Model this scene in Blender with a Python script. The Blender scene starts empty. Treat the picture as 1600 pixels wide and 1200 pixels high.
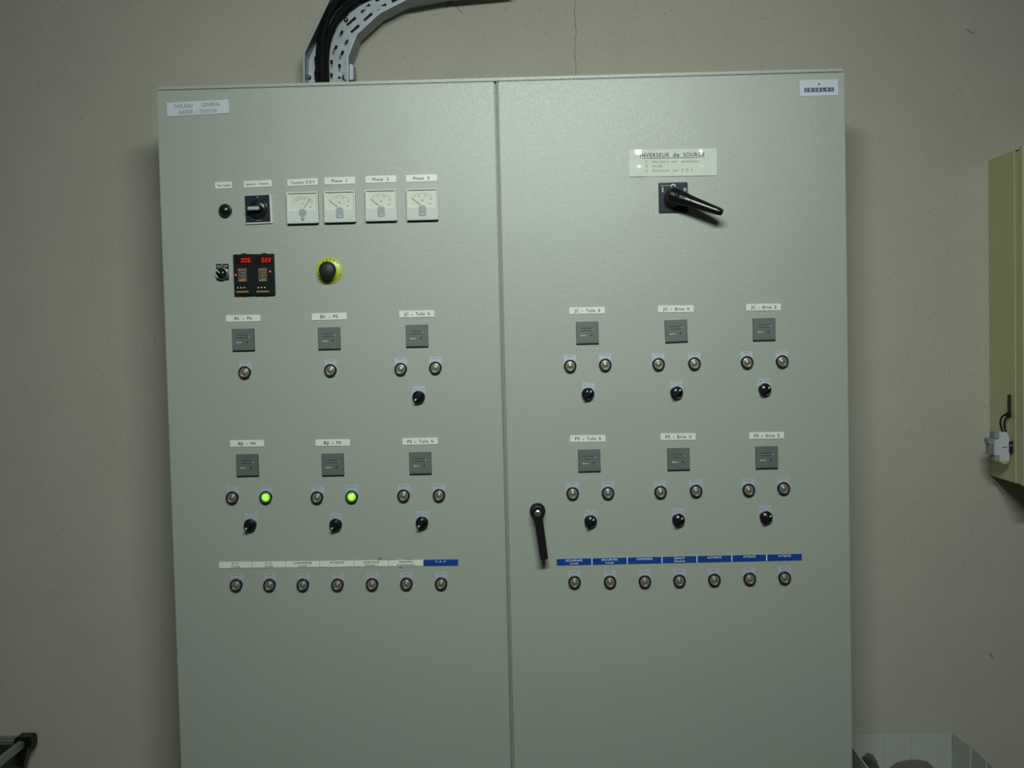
import bpy, bmesh, math, random
from mathutils import Vector, Matrix, Euler

random.seed(7)
SC = bpy.context.scene
COL = SC.collection
PI = math.pi

# ------------------------------------------------------------------ camera
F_PX, CX, CZ, CD = 1859.1, 0.0585, 1.5093, 2.793
YAW, PITCH, ROLL = 0.016, 0.0439, 0.0236


def rotz(a):
    return Matrix.Rotation(a, 3, 'Z')


_c, _s = math.cos(PITCH), math.sin(PITCH)
_M = Matrix(((1, 0, 0), (0, _c, -_s), (0, _s, _c))) @ rotz(-YAW)
right, fwd, up = Vector(_M[0]), Vector(_M[1]), Vector(_M[2])
_c, _s = math.cos(ROLL), math.sin(ROLL)
cam_r, cam_u = _c * right - _s * up, _s * right + _c * up
CAM = Vector((CX, -CD, CZ))
cd = bpy.data.cameras.new('camera')
cam = bpy.data.objects.new('camera', cd)
COL.objects.link(cam)
cd.sensor_width = 36.0
cd.lens = F_PX / 1600.0 * 36.0
cam.matrix_world = Matrix.Translation(CAM) @ Matrix((cam_r, cam_u, -fwd)).transposed().to_4x4()
cd.clip_start = 0.05
SC.camera = cam


def at(px, py, Y=0.0):
    """the point of the plane y=Y seen at a pixel of the 1600x1200 frame"""
    d = fwd + cam_r * ((px - 800) / F_PX) + cam_u * ((600 - py) / F_PX)
    return CAM + d * ((Y - CAM.y) / d.y)


# ------------------------------------------------------------------ world, exposure, lamp
w = bpy.data.worlds.new('world')
SC.world = w
w.use_nodes = True
w.node_tree.nodes['Background'].inputs[0].default_value = (0.8, 0.9, 0.75, 1)
w.node_tree.nodes['Background'].inputs[1].default_value = 0.05
SC.view_settings.view_transform = 'Standard'
SC.view_settings.look = 'None'
SC.view_settings.gamma = 1.0
SC.view_settings.use_curve_mapping = False
SC.view_settings.exposure = 0.0

LAMP = Vector((0.16, -2.40, 2.62))
AIM = Vector((0.05, 0.0, 1.42))
ld = bpy.data.lights.new('ceiling_lamp', 'AREA')
ld.shape = 'RECTANGLE'
ld.size = 1.0
ld.size_y = 0.10
ld.energy = 16.6
ld.spread = math.radians(97)
ld.color = (0.90, 1.0, 0.93)
lamp = bpy.data.objects.new('ceiling_lamp_light', ld)
COL.objects.link(lamp)
lamp.location = LAMP
LROT = (AIM - LAMP).to_track_quat('-Z', 'Y').to_euler()
lamp.rotation_euler = LROT

FILL = Vector((-0.1, -3.35, 2.72))  # added fill lamp behind the camera, softens the shadow contrast
ld2 = bpy.data.lights.new('added_fill', 'AREA')
ld2.shape = 'RECTANGLE'
ld2.size = 1.2
ld2.size_y = 0.25
ld2.energy = 5.6
ld2.color = (0.90, 1.0, 0.93)
fill_light = bpy.data.objects.new('added_fill_light', ld2)
COL.objects.link(fill_light)
fill_light.location = FILL
fill_light.rotation_euler = (math.radians(38), 0, 0)


# ------------------------------------------------------------------ materials
def mat(name, col, rough=0.5, metal=0.0, noise=0.0, nscale=60.0, bump=0.0, bscale=400.0, emit=None, estr=0.0,
        coat=0.0, spec=0.5, alpha=1.0, trans=0.0):
    m = bpy.data.materials.new(name)
    m.use_nodes = True
    nt = m.node_tree
    b = nt.nodes['Principled BSDF']
    b.inputs['Base Color'].default_value = (*col, 1)
    b.inputs['Roughness'].default_value = rough
    b.inputs['Metallic'].default_value = metal
    b.inputs['Specular IOR Level'].default_value = spec
    b.inputs['Coat Weight'].default_value = coat
    b.inputs['Coat Roughness'].default_value = 0.05
    b.inputs['Alpha'].default_value = alpha
    b.inputs['Transmission Weight'].default_value = trans
    tc = nt.nodes.new('ShaderNodeTexCoord')
    if noise:
        n = nt.nodes.new('ShaderNodeTexNoise')
        n.inputs['Scale'].default_value = nscale
        n.inputs['Detail'].default_value = 4
        nt.links.new(tc.outputs['Object'], n.inputs['Vector'])
        r = nt.nodes.new('ShaderNodeMapRange')
        r.inputs['To Min'].default_value = 1 - noise
        r.inputs['To Max'].default_value = 1 + noise
        nt.links.new(n.outputs['Fac'], r.inputs['Value'])
        x = nt.nodes.new('ShaderNodeVectorMath')
        x.operation = 'SCALE'
        x.inputs[0].default_value = col
        nt.links.new(r.outputs[0], x.inputs['Scale'])
        nt.links.new(x.outputs[0], b.inputs['Base Color'])
    if bump:
        n2 = nt.nodes.new('ShaderNodeTexNoise')
        n2.inputs['Scale'].default_value = bscale
        n2.inputs['Detail'].default_value = 3
        nt.links.new(tc.outputs['Object'], n2.inputs['Vector'])
        bp = nt.nodes.new('ShaderNodeBump')
        bp.inputs['Strength'].default_value = bump
        bp.inputs['Distance'].default_value = 0.001
        nt.links.new(n2.outputs['Fac'], bp.inputs['Height'])
        nt.links.new(bp.outputs[0], b.inputs['Normal'])
    if emit:
        b.inputs['Emission Color'].default_value = (*emit, 1)
        b.inputs['Emission Strength'].default_value = estr
    return m


def wall_mat():
    m = mat('plaster', (0.42, 0.385, 0.30), rough=0.9, bump=0.55, bscale=170, spec=0.2)
    nt = m.node_tree
    b = nt.nodes['Principled BSDF']
    tc = nt.nodes.new('ShaderNodeTexCoord')
    v = nt.nodes.new('ShaderNodeTexVoronoi')
    v.inputs['Scale'].default_value = 55
    nt.links.new(tc.outputs['Object'], v.inputs['Vector'])
    n = nt.nodes.new('ShaderNodeTexNoise')
    n.inputs['Scale'].default_value = 9
    nt.links.new(tc.outputs['Object'], n.inputs['Vector'])
    # sparse dark pores
    r = nt.nodes.new('ShaderNodeMapRange')
    r.inputs['From Min'].default_value = 0.06
    r.inputs['From Max'].default_value = 0.16
    r.inputs['To Min'].default_value = 0.0
    r.inputs['To Max'].default_value = 1.0
    nt.links.new(v.outputs['Distance'], r.inputs['Value'])
    g = nt.nodes.new('ShaderNodeMath')
    g.operation = 'GREATER_THAN'
    g.inputs[1].default_value = 0.5
    sep = nt.nodes.new('ShaderNodeSeparateColor')
    nt.links.new(v.outputs['Color'], sep.inputs[0])
    nt.links.new(sep.outputs[0], g.inputs[0])
    inv = nt.nodes.new('ShaderNodeMath')
    inv.operation = 'SUBTRACT'
    inv.inputs[0].default_value = 1.0
    nt.links.new(r.outputs[0], inv.inputs[1])
    mul = nt.nodes.new('ShaderNodeMath')
    mul.operation = 'MULTIPLY'
    nt.links.new(inv.outputs[0], mul.inputs[0])
    nt.links.new(g.outputs[0], mul.inputs[1])
    mul2 = nt.nodes.new('ShaderNodeMath')
    mul2.operation = 'MULTIPLY'
    mul2.inputs[1].default_value = 0.45
    nt.links.new(mul.outputs[0], mul2.inputs[0])
    mx = nt.nodes.new('ShaderNodeMix')
    mx.data_type = 'RGBA'
    mx.inputs['A'].default_value = (0.40, 0.388, 0.327, 1)
    mx.inputs['B'].default_value = (0.448, 0.432, 0.368, 1)
    nt.links.new(n.outputs['Fac'], mx.inputs['Factor'])
    mx2 = nt.nodes.new('ShaderNodeMix')
    mx2.data_type = 'RGBA'
    mx2.inputs['B'].default_value = (0.16, 0.14, 0.11, 1)
    nt.links.new(mul2.outputs[0], mx2.inputs['Factor'])
    nt.links.new(mx.outputs['Result'], mx2.inputs['A'])
    n3 = nt.nodes.new('ShaderNodeTexNoise')
    n3.inputs['Scale'].default_value = 230
    n3.inputs['Detail'].default_value = 3
    nt.links.new(tc.outputs['Object'], n3.inputs['Vector'])
    r3 = nt.nodes.new('ShaderNodeMapRange')
    r3.inputs['From Min'].default_value = 0.3
    r3.inputs['From Max'].default_value = 0.7
    r3.inputs['To Min'].default_value = 0.93
    r3.inputs['To Max'].default_value = 1.07
    nt.links.new(n3.outputs['Fac'], r3.inputs['Value'])
    sc = nt.nodes.new('ShaderNodeVectorMath')
    sc.operation = 'SCALE'
    nt.links.new(mx2.outputs['Result'], sc.inputs[0])
    nt.links.new(r3.outputs[0], sc.inputs['Scale'])
    nt.links.new(sc.outputs[0], b.inputs['Base Color'])
    return m


def door_mat():
    m = mat('textured_paint', (0.348, 0.378, 0.336), rough=0.31, noise=0.025, nscale=7, bump=0.5, bscale=520, spec=0.5)
    return m


M = dict(
    plaster=wall_mat(),
    paint=door_mat(),
    recess=mat('seam_paint', (0.25, 0.28, 0.22), rough=0.6, noise=0.04),
    floor=mat('floor_vinyl', (0.16, 0.15, 0.13), rough=0.6, noise=0.2, nscale=12),
    ceil=mat('ceiling_paint', (0.55, 0.55, 0.5), rough=0.9, noise=0.03),
    white=mat('white_plate', (0.72, 0.74, 0.68), rough=0.35, noise=0.02),
    bluewhite=mat('blue_white_plate', (0.56, 0.60, 0.68), rough=0.3, noise=0.02),
    legend=mat('legend_plate_foil', (0.50, 0.55, 0.64), rough=0.34, metal=0.28, noise=0.02),
    bezel=mat('bezel_black', (0.007, 0.008, 0.008), rough=0.38, noise=0.1, spec=0.28),
    silver_plate=mat('brushed_plate', (0.70, 0.74, 0.67), rough=0.08, noise=0.02, nscale=12, coat=0.6),
    blue=mat('blue_plate', (0.003, 0.052, 0.28), rough=0.35, noise=0.04),
    ink=mat('ink', (0.02, 0.022, 0.025), rough=0.6, noise=0.02),
    navyink=mat('navy_ink', (0.07, 0.10, 0.22), rough=0.6, noise=0.02),
    whiteink=mat('white_ink', (0.75, 0.77, 0.76), rough=0.6, noise=0.02),
    greyink=mat('grey_ink', (0.22, 0.23, 0.2), rough=0.6, noise=0.02),
    black=mat('black_plastic', (0.010, 0.011, 0.011), rough=0.22, noise=0.1, spec=0.5),
    mattblack=mat('matt_black_plastic', (0.014, 0.017, 0.017), rough=0.5, noise=0.1, spec=0.35),
    leverblack=mat('lever_black', (0.008, 0.009, 0.009), rough=0.33, noise=0.1, spec=0.16),
    navy=mat('dark_switch_plate', (0.022, 0.030, 0.042), rough=0.18, noise=0.05, coat=0.5),
    grey=mat('grey_plastic', (0.105, 0.125, 0.115), rough=0.5, noise=0.03),
    dkgreen=mat('dark_panel', (0.005, 0.009, 0.009), rough=0.35, noise=0.1, spec=0.25),
    chrome=mat('chrome', (0.75, 0.76, 0.75), rough=0.12, metal=1.0, noise=0.02),
    steel=mat('steel', (0.42, 0.43, 0.42), rough=0.3, metal=0.9, noise=0.08),
    clearframe=mat('clear_acrylic_frame', (0.66, 0.69, 0.63), rough=0.08, noise=0.02, coat=1.0),
    insert=mat('silver_insert', (0.45, 0.46, 0.46), rough=0.25, metal=0.2, noise=0.02),
    dial=mat('dial_face', (0.62, 0.63, 0.55), rough=0.5, noise=0.02),
    milky=mat('milky_cover', (0.62, 0.66, 0.65), rough=0.15, noise=0.02, coat=0.4),
    pivot=mat('pivot_cover', (0.36, 0.39, 0.42), rough=0.2, noise=0.03),
    ctrl=mat('controller_plastic', (0.006, 0.008, 0.010), rough=0.4, noise=0.1, spec=0.25),
    lens=mat('smoky_lens', (0.28, 0.265, 0.22), rough=0.3, metal=0.5, noise=0.15, nscale=200, coat=0.25),
    greenlens=mat('lit_green_lens', (0.1, 0.5, 0.03), rough=0.2, emit=(0.16, 0.62, 0.01), estr=0.7, noise=0.05),
    greencore=mat('lit_green_core', (0.4, 0.8, 0.2), rough=0.2, emit=(0.42, 0.95, 0.05), estr=1.0, noise=0.05),
    greenrim=mat('dim_green_rim', (0.2, 0.34, 0.1), rough=0.3, emit=(0.16, 0.36, 0.04), estr=0.5, noise=0.05),
    red=mat('red_led', (0.3, 0.0, 0.0), rough=0.4, emit=(1.0, 0.01, 0.005), estr=0.9, noise=0.02),
    redlamp=mat('red_led_bright', (0.5, 0.05, 0.05), rough=0.3, emit=(1.0, 0.05, 0.06), estr=1.1, noise=0.02),
    reddim=mat('red_display_window', (0.018, 0.002, 0.002), rough=0.25, noise=0.05),
    orange=mat('orange_print', (0.40, 0.15, 0.035), rough=0.6, noise=0.05),
    brown=mat('brown_print', (0.060, 0.055, 0.03), rough=0.6, noise=0.1),
    yellow=mat('yellow_disc', (0.46, 0.54, 0.025), rough=0.35, noise=0.03),
    amber=mat('amber_residue', (0.28, 0.21, 0.03), rough=0.5, noise=0.3, nscale=300),
    galv=mat('galvanised_steel', (0.22, 0.245, 0.27), rough=0.42, metal=0.6, noise=0.3, nscale=28),
    cable=mat('cable_sheath', (0.008, 0.011, 0.008), rough=0.8, noise=0.1, spec=0.12),
    beige=mat('beige_enclosure_paint', (0.52, 0.505, 0.29), rough=0.45, noise=0.03, bump=0.2, bscale=400),
    breaker=mat('pale_grey_plastic', (0.50, 0.53, 0.58), rough=0.4, noise=0.03),
    breaker2=mat('mid_grey_plastic', (0.25, 0.27, 0.27), rough=0.5, noise=0.05),
    gyellow=mat('yellow_insulation', (0.5, 0.55, 0.02), rough=0.5, noise=0.05),
    card=mat('white_cardboard', (0.43, 0.46, 0.43), rough=0.8, noise=0.09, nscale=14),
    cardedge=mat('cardboard_edge', (0.30, 0.26, 0.13), rough=0.9, noise=0.1),
    scrapgreen=mat('dark_green_plastic', (0.035, 0.055, 0.04), rough=0.35, noise=0.3, nscale=20),
    scrapgrey=mat('grey_brown_foil', (0.13, 0.12, 0.10), rough=0.35, noise=0.3, nscale=25, bump=0.5, bscale=40),
    alu=mat('aluminium_rail', (0.30, 0.33, 0.30), rough=0.4, metal=0.5, noise=0.08),
    crate=mat('dark_green_sheet', (0.018, 0.028, 0.012), rough=0.5, noise=0.15, nscale=8),
    redmark=mat('red_mark', (0.42, 0.07, 0.03), rough=0.5, noise=0.03),
    greenband=mat('teal_band', (0.012, 0.075, 0.07), rough=0.4, noise=0.03),
    crack=mat('plaster_crack', (0.17, 0.155, 0.12), rough=0.95, noise=0.1),
    tube=mat('lamp_diffuser', (0.9, 0.9, 0.88), rough=0.4, emit=(0.93, 1.0, 0.86), estr=2.0, noise=0.01),
)


# ------------------------------------------------------------------ mesh building
class MB:
    def __init__(s):
        s.v, s.f, s.mi, s.sm, s.mats = [], [], [], [], []

    def m(s, name):
        mt = M[name]
        if mt not in s.mats:
            s.mats.append(mt)
        return s.mats.index(mt)

    def add(s, vs, fs, mt, smooth=False, X=None):
        o = len(s.v)
        for p in vs:
            p = Vector(p)
            s.v.append(X @ p if X else p)
        k = s.m(mt)
        for f in fs:
            s.f.append([i + o for i in f])
            s.mi.append(k)
            s.sm.append(smooth)
        return s

    def bm(s, b, mt, smooth=False, X=None):
        b.verts.ensure_lookup_table()
        b.verts.index_update()
        return s.add([v.co.copy() for v in b.verts], [[v.index for v in f.verts] for f in b.faces], mt, smooth, X)

    def box(s, x0, x1, y0, y1, z0, z1, mt, bev=0.0, X=None, seg=2):
        b = bmesh.new()
        bmesh.ops.create_cube(b, size=1)
        for v in b.verts:
            v.co = Vector(((x0 + x1) / 2 + v.co.x * (x1 - x0), (y0 + y1) / 2 + v.co.y * (y1 - y0),
                           (z0 + z1) / 2 + v.co.z * (z1 - z0)))
        if bev:
            bmesh.ops.bevel(b, geom=b.edges[:], offset=bev, segments=seg, affect='EDGES')
        s.bm(b, mt, False, X)
        b.free()
        return s

    def lathe(s, prof, mt, seg=40, c=(0, 0), smooth=True, X=None):
        """prof: (radius, protrusion towards the viewer) pairs, axis along -y"""
        vs, fs = [], []
        for r, d in prof:
            for i in range(seg):
                a = 2 * PI * i / seg
                vs.append((c[0] + r * math.cos(a), -d, c[1] + r * math.sin(a)))
        for j in range(len(prof) - 1):
            for i in range(seg):
                k = (i + 1) % seg
                fs.append((j * seg + i, j * seg + k, (j + 1) * seg + k, (j + 1) * seg + i))
        if prof[-1][0] > 1e-6:
            fs.append([(len(prof) - 1) * seg + i for i in range(seg)])
        return s.add(vs, fs, mt, smooth, X)

    def prism(s, pts, y0, y1, mt, bev=0.0, X=None):
        b = bmesh.new()
        lo = [b.verts.new((p[0], y0, p[1])) for p in pts]
        hi = [b.verts.new((p[0], y1, p[1])) for p in pts]
        n = len(pts)
        b.faces.new(lo)
        b.faces.new(hi[::-1])
        for i in range(n):
            b.faces.new((lo[i], hi[i], hi[(i + 1) % n], lo[(i + 1) % n]))
        bmesh.ops.recalc_face_normals(b, faces=b.faces)
        if bev:
            bmesh.ops.bevel(b, geom=b.edges[:], offset=bev, segments=2, affect='EDGES')
        s.bm(b, mt, False, X)
        b.free()
        return s

    def tube(s, path, r, mt, seg=12, X=None):
        path = [Vector(p) for p in path]
        vs, fs = [], []
        prev = None
        for i, p in enumerate(path):
            t = (path[min(i + 1, len(path) - 1)] - path[max(i - 1, 0)]).normalized()
            if prev is None:
                ref = Vector((0, 1, 0)) if abs(t.y) < 0.9 else Vector((1, 0, 0))
                a = t.cross(ref).normalized()
            else:
                a = (prev - t * prev.dot(t)).normalized()
            prev = a
            bb = t.cross(a)
            for k in range(seg):
                q = 2 * PI * k / seg
                vs.append(p + a * r * math.cos(q) + bb * r * math.sin(q))
        for i in range(len(path) - 1):
            for k in range(seg):
                l = (k + 1) % seg
                fs.append((i * seg + k, i * seg + l, (i + 1) * seg + l, (i + 1) * seg + k))
        fs.append(list(range(seg))[::-1])
        fs.append([(len(path) - 1) * seg + k for k in range(seg)])
        return s.add(vs, fs, mt, True, X)

    def text(s, body, x, z, cap, mt, d, width=None, space=1.0, X=None, bold=0.0, shear=0.0):
        """lettering centred on (x,z), capitals `cap` high, lying `d` in front of y=0"""
        vs, fs = text_mesh(body, space, bold, shear)
        if not vs:
            return s
        xs = [v[0] for v in vs]
        k = cap / 0.70
        kx = k if width is None else width / (max(xs) - min(xs))
        mx = (max(xs) + min(xs)) / 2
        return s.add([(x + (v[0] - mx) * kx, -d, z + (v[1] - 0.35) * k) for v in vs], fs, mt, False, X)

    def build(s, name):
        me = bpy.data.meshes.new(name)
        me.from_pydata([tuple(v) for v in s.v], [], s.f)
        for mt in s.mats:
            me.materials.append(mt)
        me.polygons.foreach_set('material_index', s.mi)
        me.polygons.foreach_set('use_smooth', s.sm)
        me.update()
        b = bmesh.new()
        b.from_mesh(me)
        bmesh.ops.recalc_face_normals(b, faces=[f for f in b.faces if len(f.verts) > 2]) if not getattr(s, 'flat', False) else None
        b.to_mesh(me)
        b.free()
        return me


_tc = {}


def text_mesh(body, space, bold, shear):
    key = (body, space, bold, shear)
    if key not in _tc:
        cu = bpy.data.curves.new('t', 'FONT')
        cu.body = body
        cu.space_character = space
        cu.offset = bold
        cu.shear = shear
        cu.resolution_u = 3
        o = bpy.data.objects.new('t', cu)
        COL.objects.link(o)
        dg = bpy.context.evaluated_depsgraph_get()
        me = bpy.data.meshes.new_from_object(o.evaluated_get(dg))
        _tc[key] = ([tuple(v.co) for v in me.vertices], [list(p.vertices) for p in me.polygons])
        bpy.data.objects.remove(o)
        bpy.data.curves.remove(cu)
        bpy.data.meshes.remove(me)
    return _tc[key]


def tag(o, label=None, cat=None, group=None, kind=None):
    if label:
        o['label'] = label
    if cat:
        o['category'] = cat
    if group:
        o['group'] = group
    if kind:
        o['kind'] = kind
    return o


def obj(name, data, parent=None, loc=(0, 0, 0), rot=(0, 0, 0), label=None):
    if isinstance(data, MB):
        data = data.build(name)
    o = bpy.data.objects.new(name, data)
    COL.objects.link(o)
    o.parent = parent
    o.location = loc
    o.rotation_euler = rot
    if label:
        o['label'] = label
    return o


def empty(name, loc, label, cat, group=None):
    o = obj(name, None, None, loc)
    o.empty_display_size = 0.05
    return tag(o, label, cat, group)


# ------------------------------------------------------------------ the room
WY = 0.40                                        # plane of the wall behind the cabinet
XL, XR, YF, CH = -2.3, 2.3, -3.9, 2.85
wb = MB().box(XL, XR, WY, WY + 0.1, -0.02, CH, 'plaster')
wall = tag(obj('wall_back', wb), kind='structure')
wall['label'] = 'beige speckled plaster wall behind the grey cabinet'
tag(obj('wall_left', MB().box(XL - 0.1, XL, YF, WY + 0.1, -0.02, CH, 'plaster')), 'beige plaster wall on the left side', kind='structure')
tag(obj('wall_right', MB().box(XR, XR + 0.1, YF, WY + 0.1, -0.02, CH, 'plaster')), 'beige plaster wall on the right side', kind='structure')
tag(obj('wall_front', MB().box(XL - 0.1, XR + 0.1, YF - 0.1, YF, -0.02, CH, 'plaster')), 'beige plaster wall behind the viewer', kind='structure')
tag(obj('floor', MB().box(XL - 0.1, XR + 0.1, YF - 0.1, WY + 0.1, -0.1, 0.0, 'floor')), 'dark floor of the plant room', kind='structure')
tag(obj('ceiling', MB().box(XL - 0.1, XR + 0.1, YF - 0.1, WY + 0.1, CH, CH + 0.1, 'ceil')), 'pale ceiling of the plant room', kind='structure')


def ribbon(pts, wd, Y, mt):
    mb = MB()
    vs, fs = [], []
    for i, p in enumerate(pts):
        a = pts[max(i - 1, 0)]
        b = pts[min(i + 1, len(pts) - 1)]
        t = Vector((b[0] - a[0], b[1] - a[1])).normalized()
        n = Vector((-t.y, t.x))
        ww = wd * (0.5 + random.random() * 0.5)
        vs += [(p[0] + n.x * ww, Y, p[1] + n.y * ww), (p[0] - n.x * ww, Y, p[1] - n.y * ww)]
    for i in range(len(pts) - 1):
        fs.append((2 * i, 2 * i + 1, 2 * i + 3, 2 * i + 2))
    mb.add(vs, fs, mt)
    return mb


cp = []
for i in range(34):
    p = at(899 + math.sin(i * 0.5) * 1.0 + random.uniform(-0.6, 0.6), -25 + i * 4.6, WY)
    cp.append((p.x, p.z))
obj('crack', ribbon(cp, 0.0009, WY - 0.0006, 'crack'), wall, label='hairline vertical crack in the plaster')
for pts in ([(1510, 45), (1514, 48), (1517, 51), (1520, 52), (1521, 49)], [(1547, 1020), (1549, 1025), (1551, 1028)],
            [(1552, 752), (1557, 758), (1563, 767), (1567, 773)], [(704, 2), (716, 14), (722, 20)], [(704, 3), (698, 12)]):
    q = [at(a, b, WY) for a, b in pts]
    obj('scratch', ribbon([(p.x, p.z) for p in q], 0.0016, WY - 0.0006, 'crack'), wall)

# ------------------------------------------------------------------ ceiling luminaire (behind and above the viewer)
back = (LAMP - AIM).normalized()
cl = empty('ceiling_light', LAMP + back * 0.012, 'white batten light fixture with a tilted reflector in front of the cabinet', 'light fixture')
cl.rotation_euler = LROT
hb = MB().box(-0.56, 0.56, -0.075, 0.075, 0.004, 0.050, 'white', 0.008)
obj('housing', hb, cl)
for x in (-0.45, 0.45):
    q = cl.location
    inv = Euler(LROT).to_matrix().inverted()
    top = inv @ Vector((0, 0, CH - q.z - 0.0))
    obj('hanger', MB().tube([Vector((x, 0, 0.04)), Vector((x, 0, 0.0)) + top], 0.006, 'steel', 8), cl)

# ------------------------------------------------------------------ the switchboard cabinet
ROOT = Vector((0, 0.2, 0))
cab = empty('electrical_cabinet', ROOT,
            'wide grey-green two-door steel switchboard cabinet covered in meters and pilot lights', 'electrical cabinet')
SEAM = at(784 + 2.3, 600).x
TOPZ = 2.100
DT = 0.018
body = MB().box(-0.797, 0.797, DT + 0.001, WY - 0.012, 0.0, TOPZ - 0.001, 'paint', 0.002)
body.box(-0.797, 0.797, 0.0, 0.04, TOPZ - 0.0075, TOPZ, 'paint', 0.0012)
obj('cabinet_body', body, cab, -ROOT)
obj('mullion', MB().box(SEAM - 0.0004, SEAM + 0.0032, 0.0035, DT + 0.001, 0.1, TOPZ - 0.0075, 'recess', 0.0006), cab, -ROOT,
    label='narrow grey strip between the doors')
obj('plinth', MB().box(-0.79, 0.79, 0.012, 0.03, 0.0, 0.1, 'recess', 0.001), cab, -ROOT)
for n, x0, x1 in (('door', -0.8005, SEAM - 0.0036), ('door', SEAM + 0.0040, 0.8005)):
    d = MB().box(x0, x1, 0.0, DT, 0.104, TOPZ - 0.0088, 'paint', 0.0022, seg=3)
    do = obj('door', d, cab, -ROOT, label=('left-hand' if x0 < -0.5 else 'right-hand') + ' grey-green cabinet door')


def P(v):
    return Vector(v) - ROOT


def plate_frame(L, R):
    """centre, width and tilt of a plate from its left and right edge midpoints in the photo"""
    a, b = at(*L), at(*R)
    d = b - a
    return (a + b) / 2, d.length, -math.atan2(d.z, d.x)


PXM = CD / F_PX


def name_plate(L, R, hpx, lines, label, mt='white', ink='ink', th=0.0018, name='name_plate', caps=None, tilt=True, parent=None):
    c, wd, a = plate_frame(L, R)
    h = hpx * PXM
    mb = MB().box(-wd / 2, wd / 2, -th, 0.0, -h / 2, h / 2, mt, 0.0004, seg=1)
    for (s, x, z, cap, ww, sp) in lines:
        mb.text(s, x * wd, z * h, cap * PXM, ink, th + 0.0002, width=ww * wd if ww else None, space=sp, bold=0.018)
    mb.flat = True
    return obj(name, mb, cab, P((c.x, 0, c.z)), (0, a if tilt else 0, 0), label)


name_plate((261, 171.7), (358, 166.2), 21.3,
           [('TABLEAU', -0.235, 0.2, 5.8, 0.30, 1.15), ('GENERAL', 0.215, 0.2, 5.8, 0.30, 1.15), ('BASSE', -0.19, -0.24, 5.8, 0.22, 1.15),
            ('-', -0.03, -0.24, 5.8, 0.025, 1.0), ('TENSION', 0.155, -0.24, 5.8, 0.28, 1.15)],
           'bluish white title plate reading TABLEAU GENERAL BASSE - TENSION', 'bluewhite', 'greyink')
name_plate((336.3, 290.2), (362.6, 289), 10.2, [('Test Lampes', 0.02, 0, 3.4, 0.78, 1.1)], 'small white plate reading Test Lampes')
name_plate((381.2, 288.4), (424.8, 286.3), 10.4, [('Selection - Tensions', -0.02, 0, 3.4, 0.80, 1.1)], 'white plate reading Selection - Tensions')
name_plate((448.9, 285.9), (496.7, 283.6), 10.6, [('Tension', -0.17, -0.02, 4.4, 0.43, 1.2), ('E.D.F', 0.26, -0.02, 4.4, 0.27, 1.2)], 'white plate reading Tension E.D.F')
for i, (L, R) in enumerate((((506.9, 283.1), (555, 281.7)), ((571, 280.8), (619.4, 279.3)), ((634.4, 279.2), (683, 277.6)))):
    name_plate(L, R, 11.0, [('Phase', -0.10, 0, 4.5, 0.34, 1.15), (str(i + 1), 0.22, 0, 4.5, 0.02 if i == 0 else 0.06, 1.0)],
               'white plate reading Phase %d' % (i + 1))
LBL = [
    ('BN - PN', (353.3, 498), (407, 496.9), 'BN', 'PN'), ('BN - PS', (487.3, 495.3), (542, 493.8), 'BN', 'PS'),
    ('JC - Tulle N', (623.7, 490.9), (678.8, 489.9), 'JC', 'Tulle N'), ('JC - Tulle S', (889.5, 485.6), (945, 484.9), 'JC', 'Tulle S'),
    ('JC - Brive N', (1028, 482.9), (1084, 482.4), 'JC', 'Brive N'), ('JC - Brive S', (1165.5, 480.4), (1220, 479.5), 'JC', 'Brive S'),
    ('BJ - PN', (359.8, 693.2), (412.8, 692.5), 'BJ', 'PN'), ('BJ - PS', (493, 691.8), (547, 691.4), 'BJ', 'PS'),
    ('PS - Tulle N', (628.9, 690), (684, 688.9), 'PS', 'Tulle N'), ('PS - Tulle S', (890.7, 685.5), (946.2, 685), 'PS', 'Tulle S'),
    ('PS - Brive N', (1032, 682.5), (1087, 682.1), 'PS', 'Brive N'), ('PS - Brive S', (1170.5, 680.9), (1225, 680), 'PS', 'Brive S')]
for full, L, R, a, b in LBL:
    if len(b) == 2:
        ln = [(a, -0.19, 0, 4.7, 0.13, 1.1), ('-', -0.0, 0, 4.7, 0.045, 1.0), (b, 0.18, 0, 4.7, 0.13, 1.1)]
    else:
        ln = [(a, -0.295, 0, 4.7, 0.13, 1.1), ('-', -0.135, 0, 4.7, 0.045, 1.0), (b[:-2], 0.10, 0, 4.7, 0.25, 1.15), (b[-1], 0.34, 0, 4.7, 0.06, 1.0)]
    name_plate(L, R, 10.5, ln, 'white name plate reading ' + full)

# rows of engraved strips
LT = [('P. C', 'Tunnel'), ('P. C', 'Local'), ('CHAUFFAGE', 'Local'), ('ATTENTE', ''), ('ONDULEUR', 'Reseau 1'), ("TRANSFO", "d'isolement"), ('F . A . V', '')]
XS = [342, 394, 446.5, 499.7, 553.5, 607.3, 661.6, 716.2]
YS = lambda x: 883.0 - (x - 342) * 0.0115
for i, (a, b) in enumerate(LT):
    x0, x1 = XS[i], XS[i + 1]
    ln = [(a, 0, 0.22, 2.9, 0.06 * len(a) if len(a) > 4 else 0.17, 1.1)]
    if a.startswith('F'):
        ln = [(a, 0.0, 0.2, 3.0, 0.28, 1.0)]
    if b:
        ln.append((b, 0.0, -0.24, 2.8, 0.047 * len(b), 1.1))
    bl = i == 6
    name_plate((x0 + 0.35, YS(x0)), (x1 - 0.35, YS(x1)), 9.8, ln,
               ('blue' if bl else 'white') + ' strip reading ' + (a + ' ' + b).replace(' . ', '.').strip(), 'blue' if bl else 'white', 'whiteink' if bl else 'ink', name='label_strip')
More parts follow.
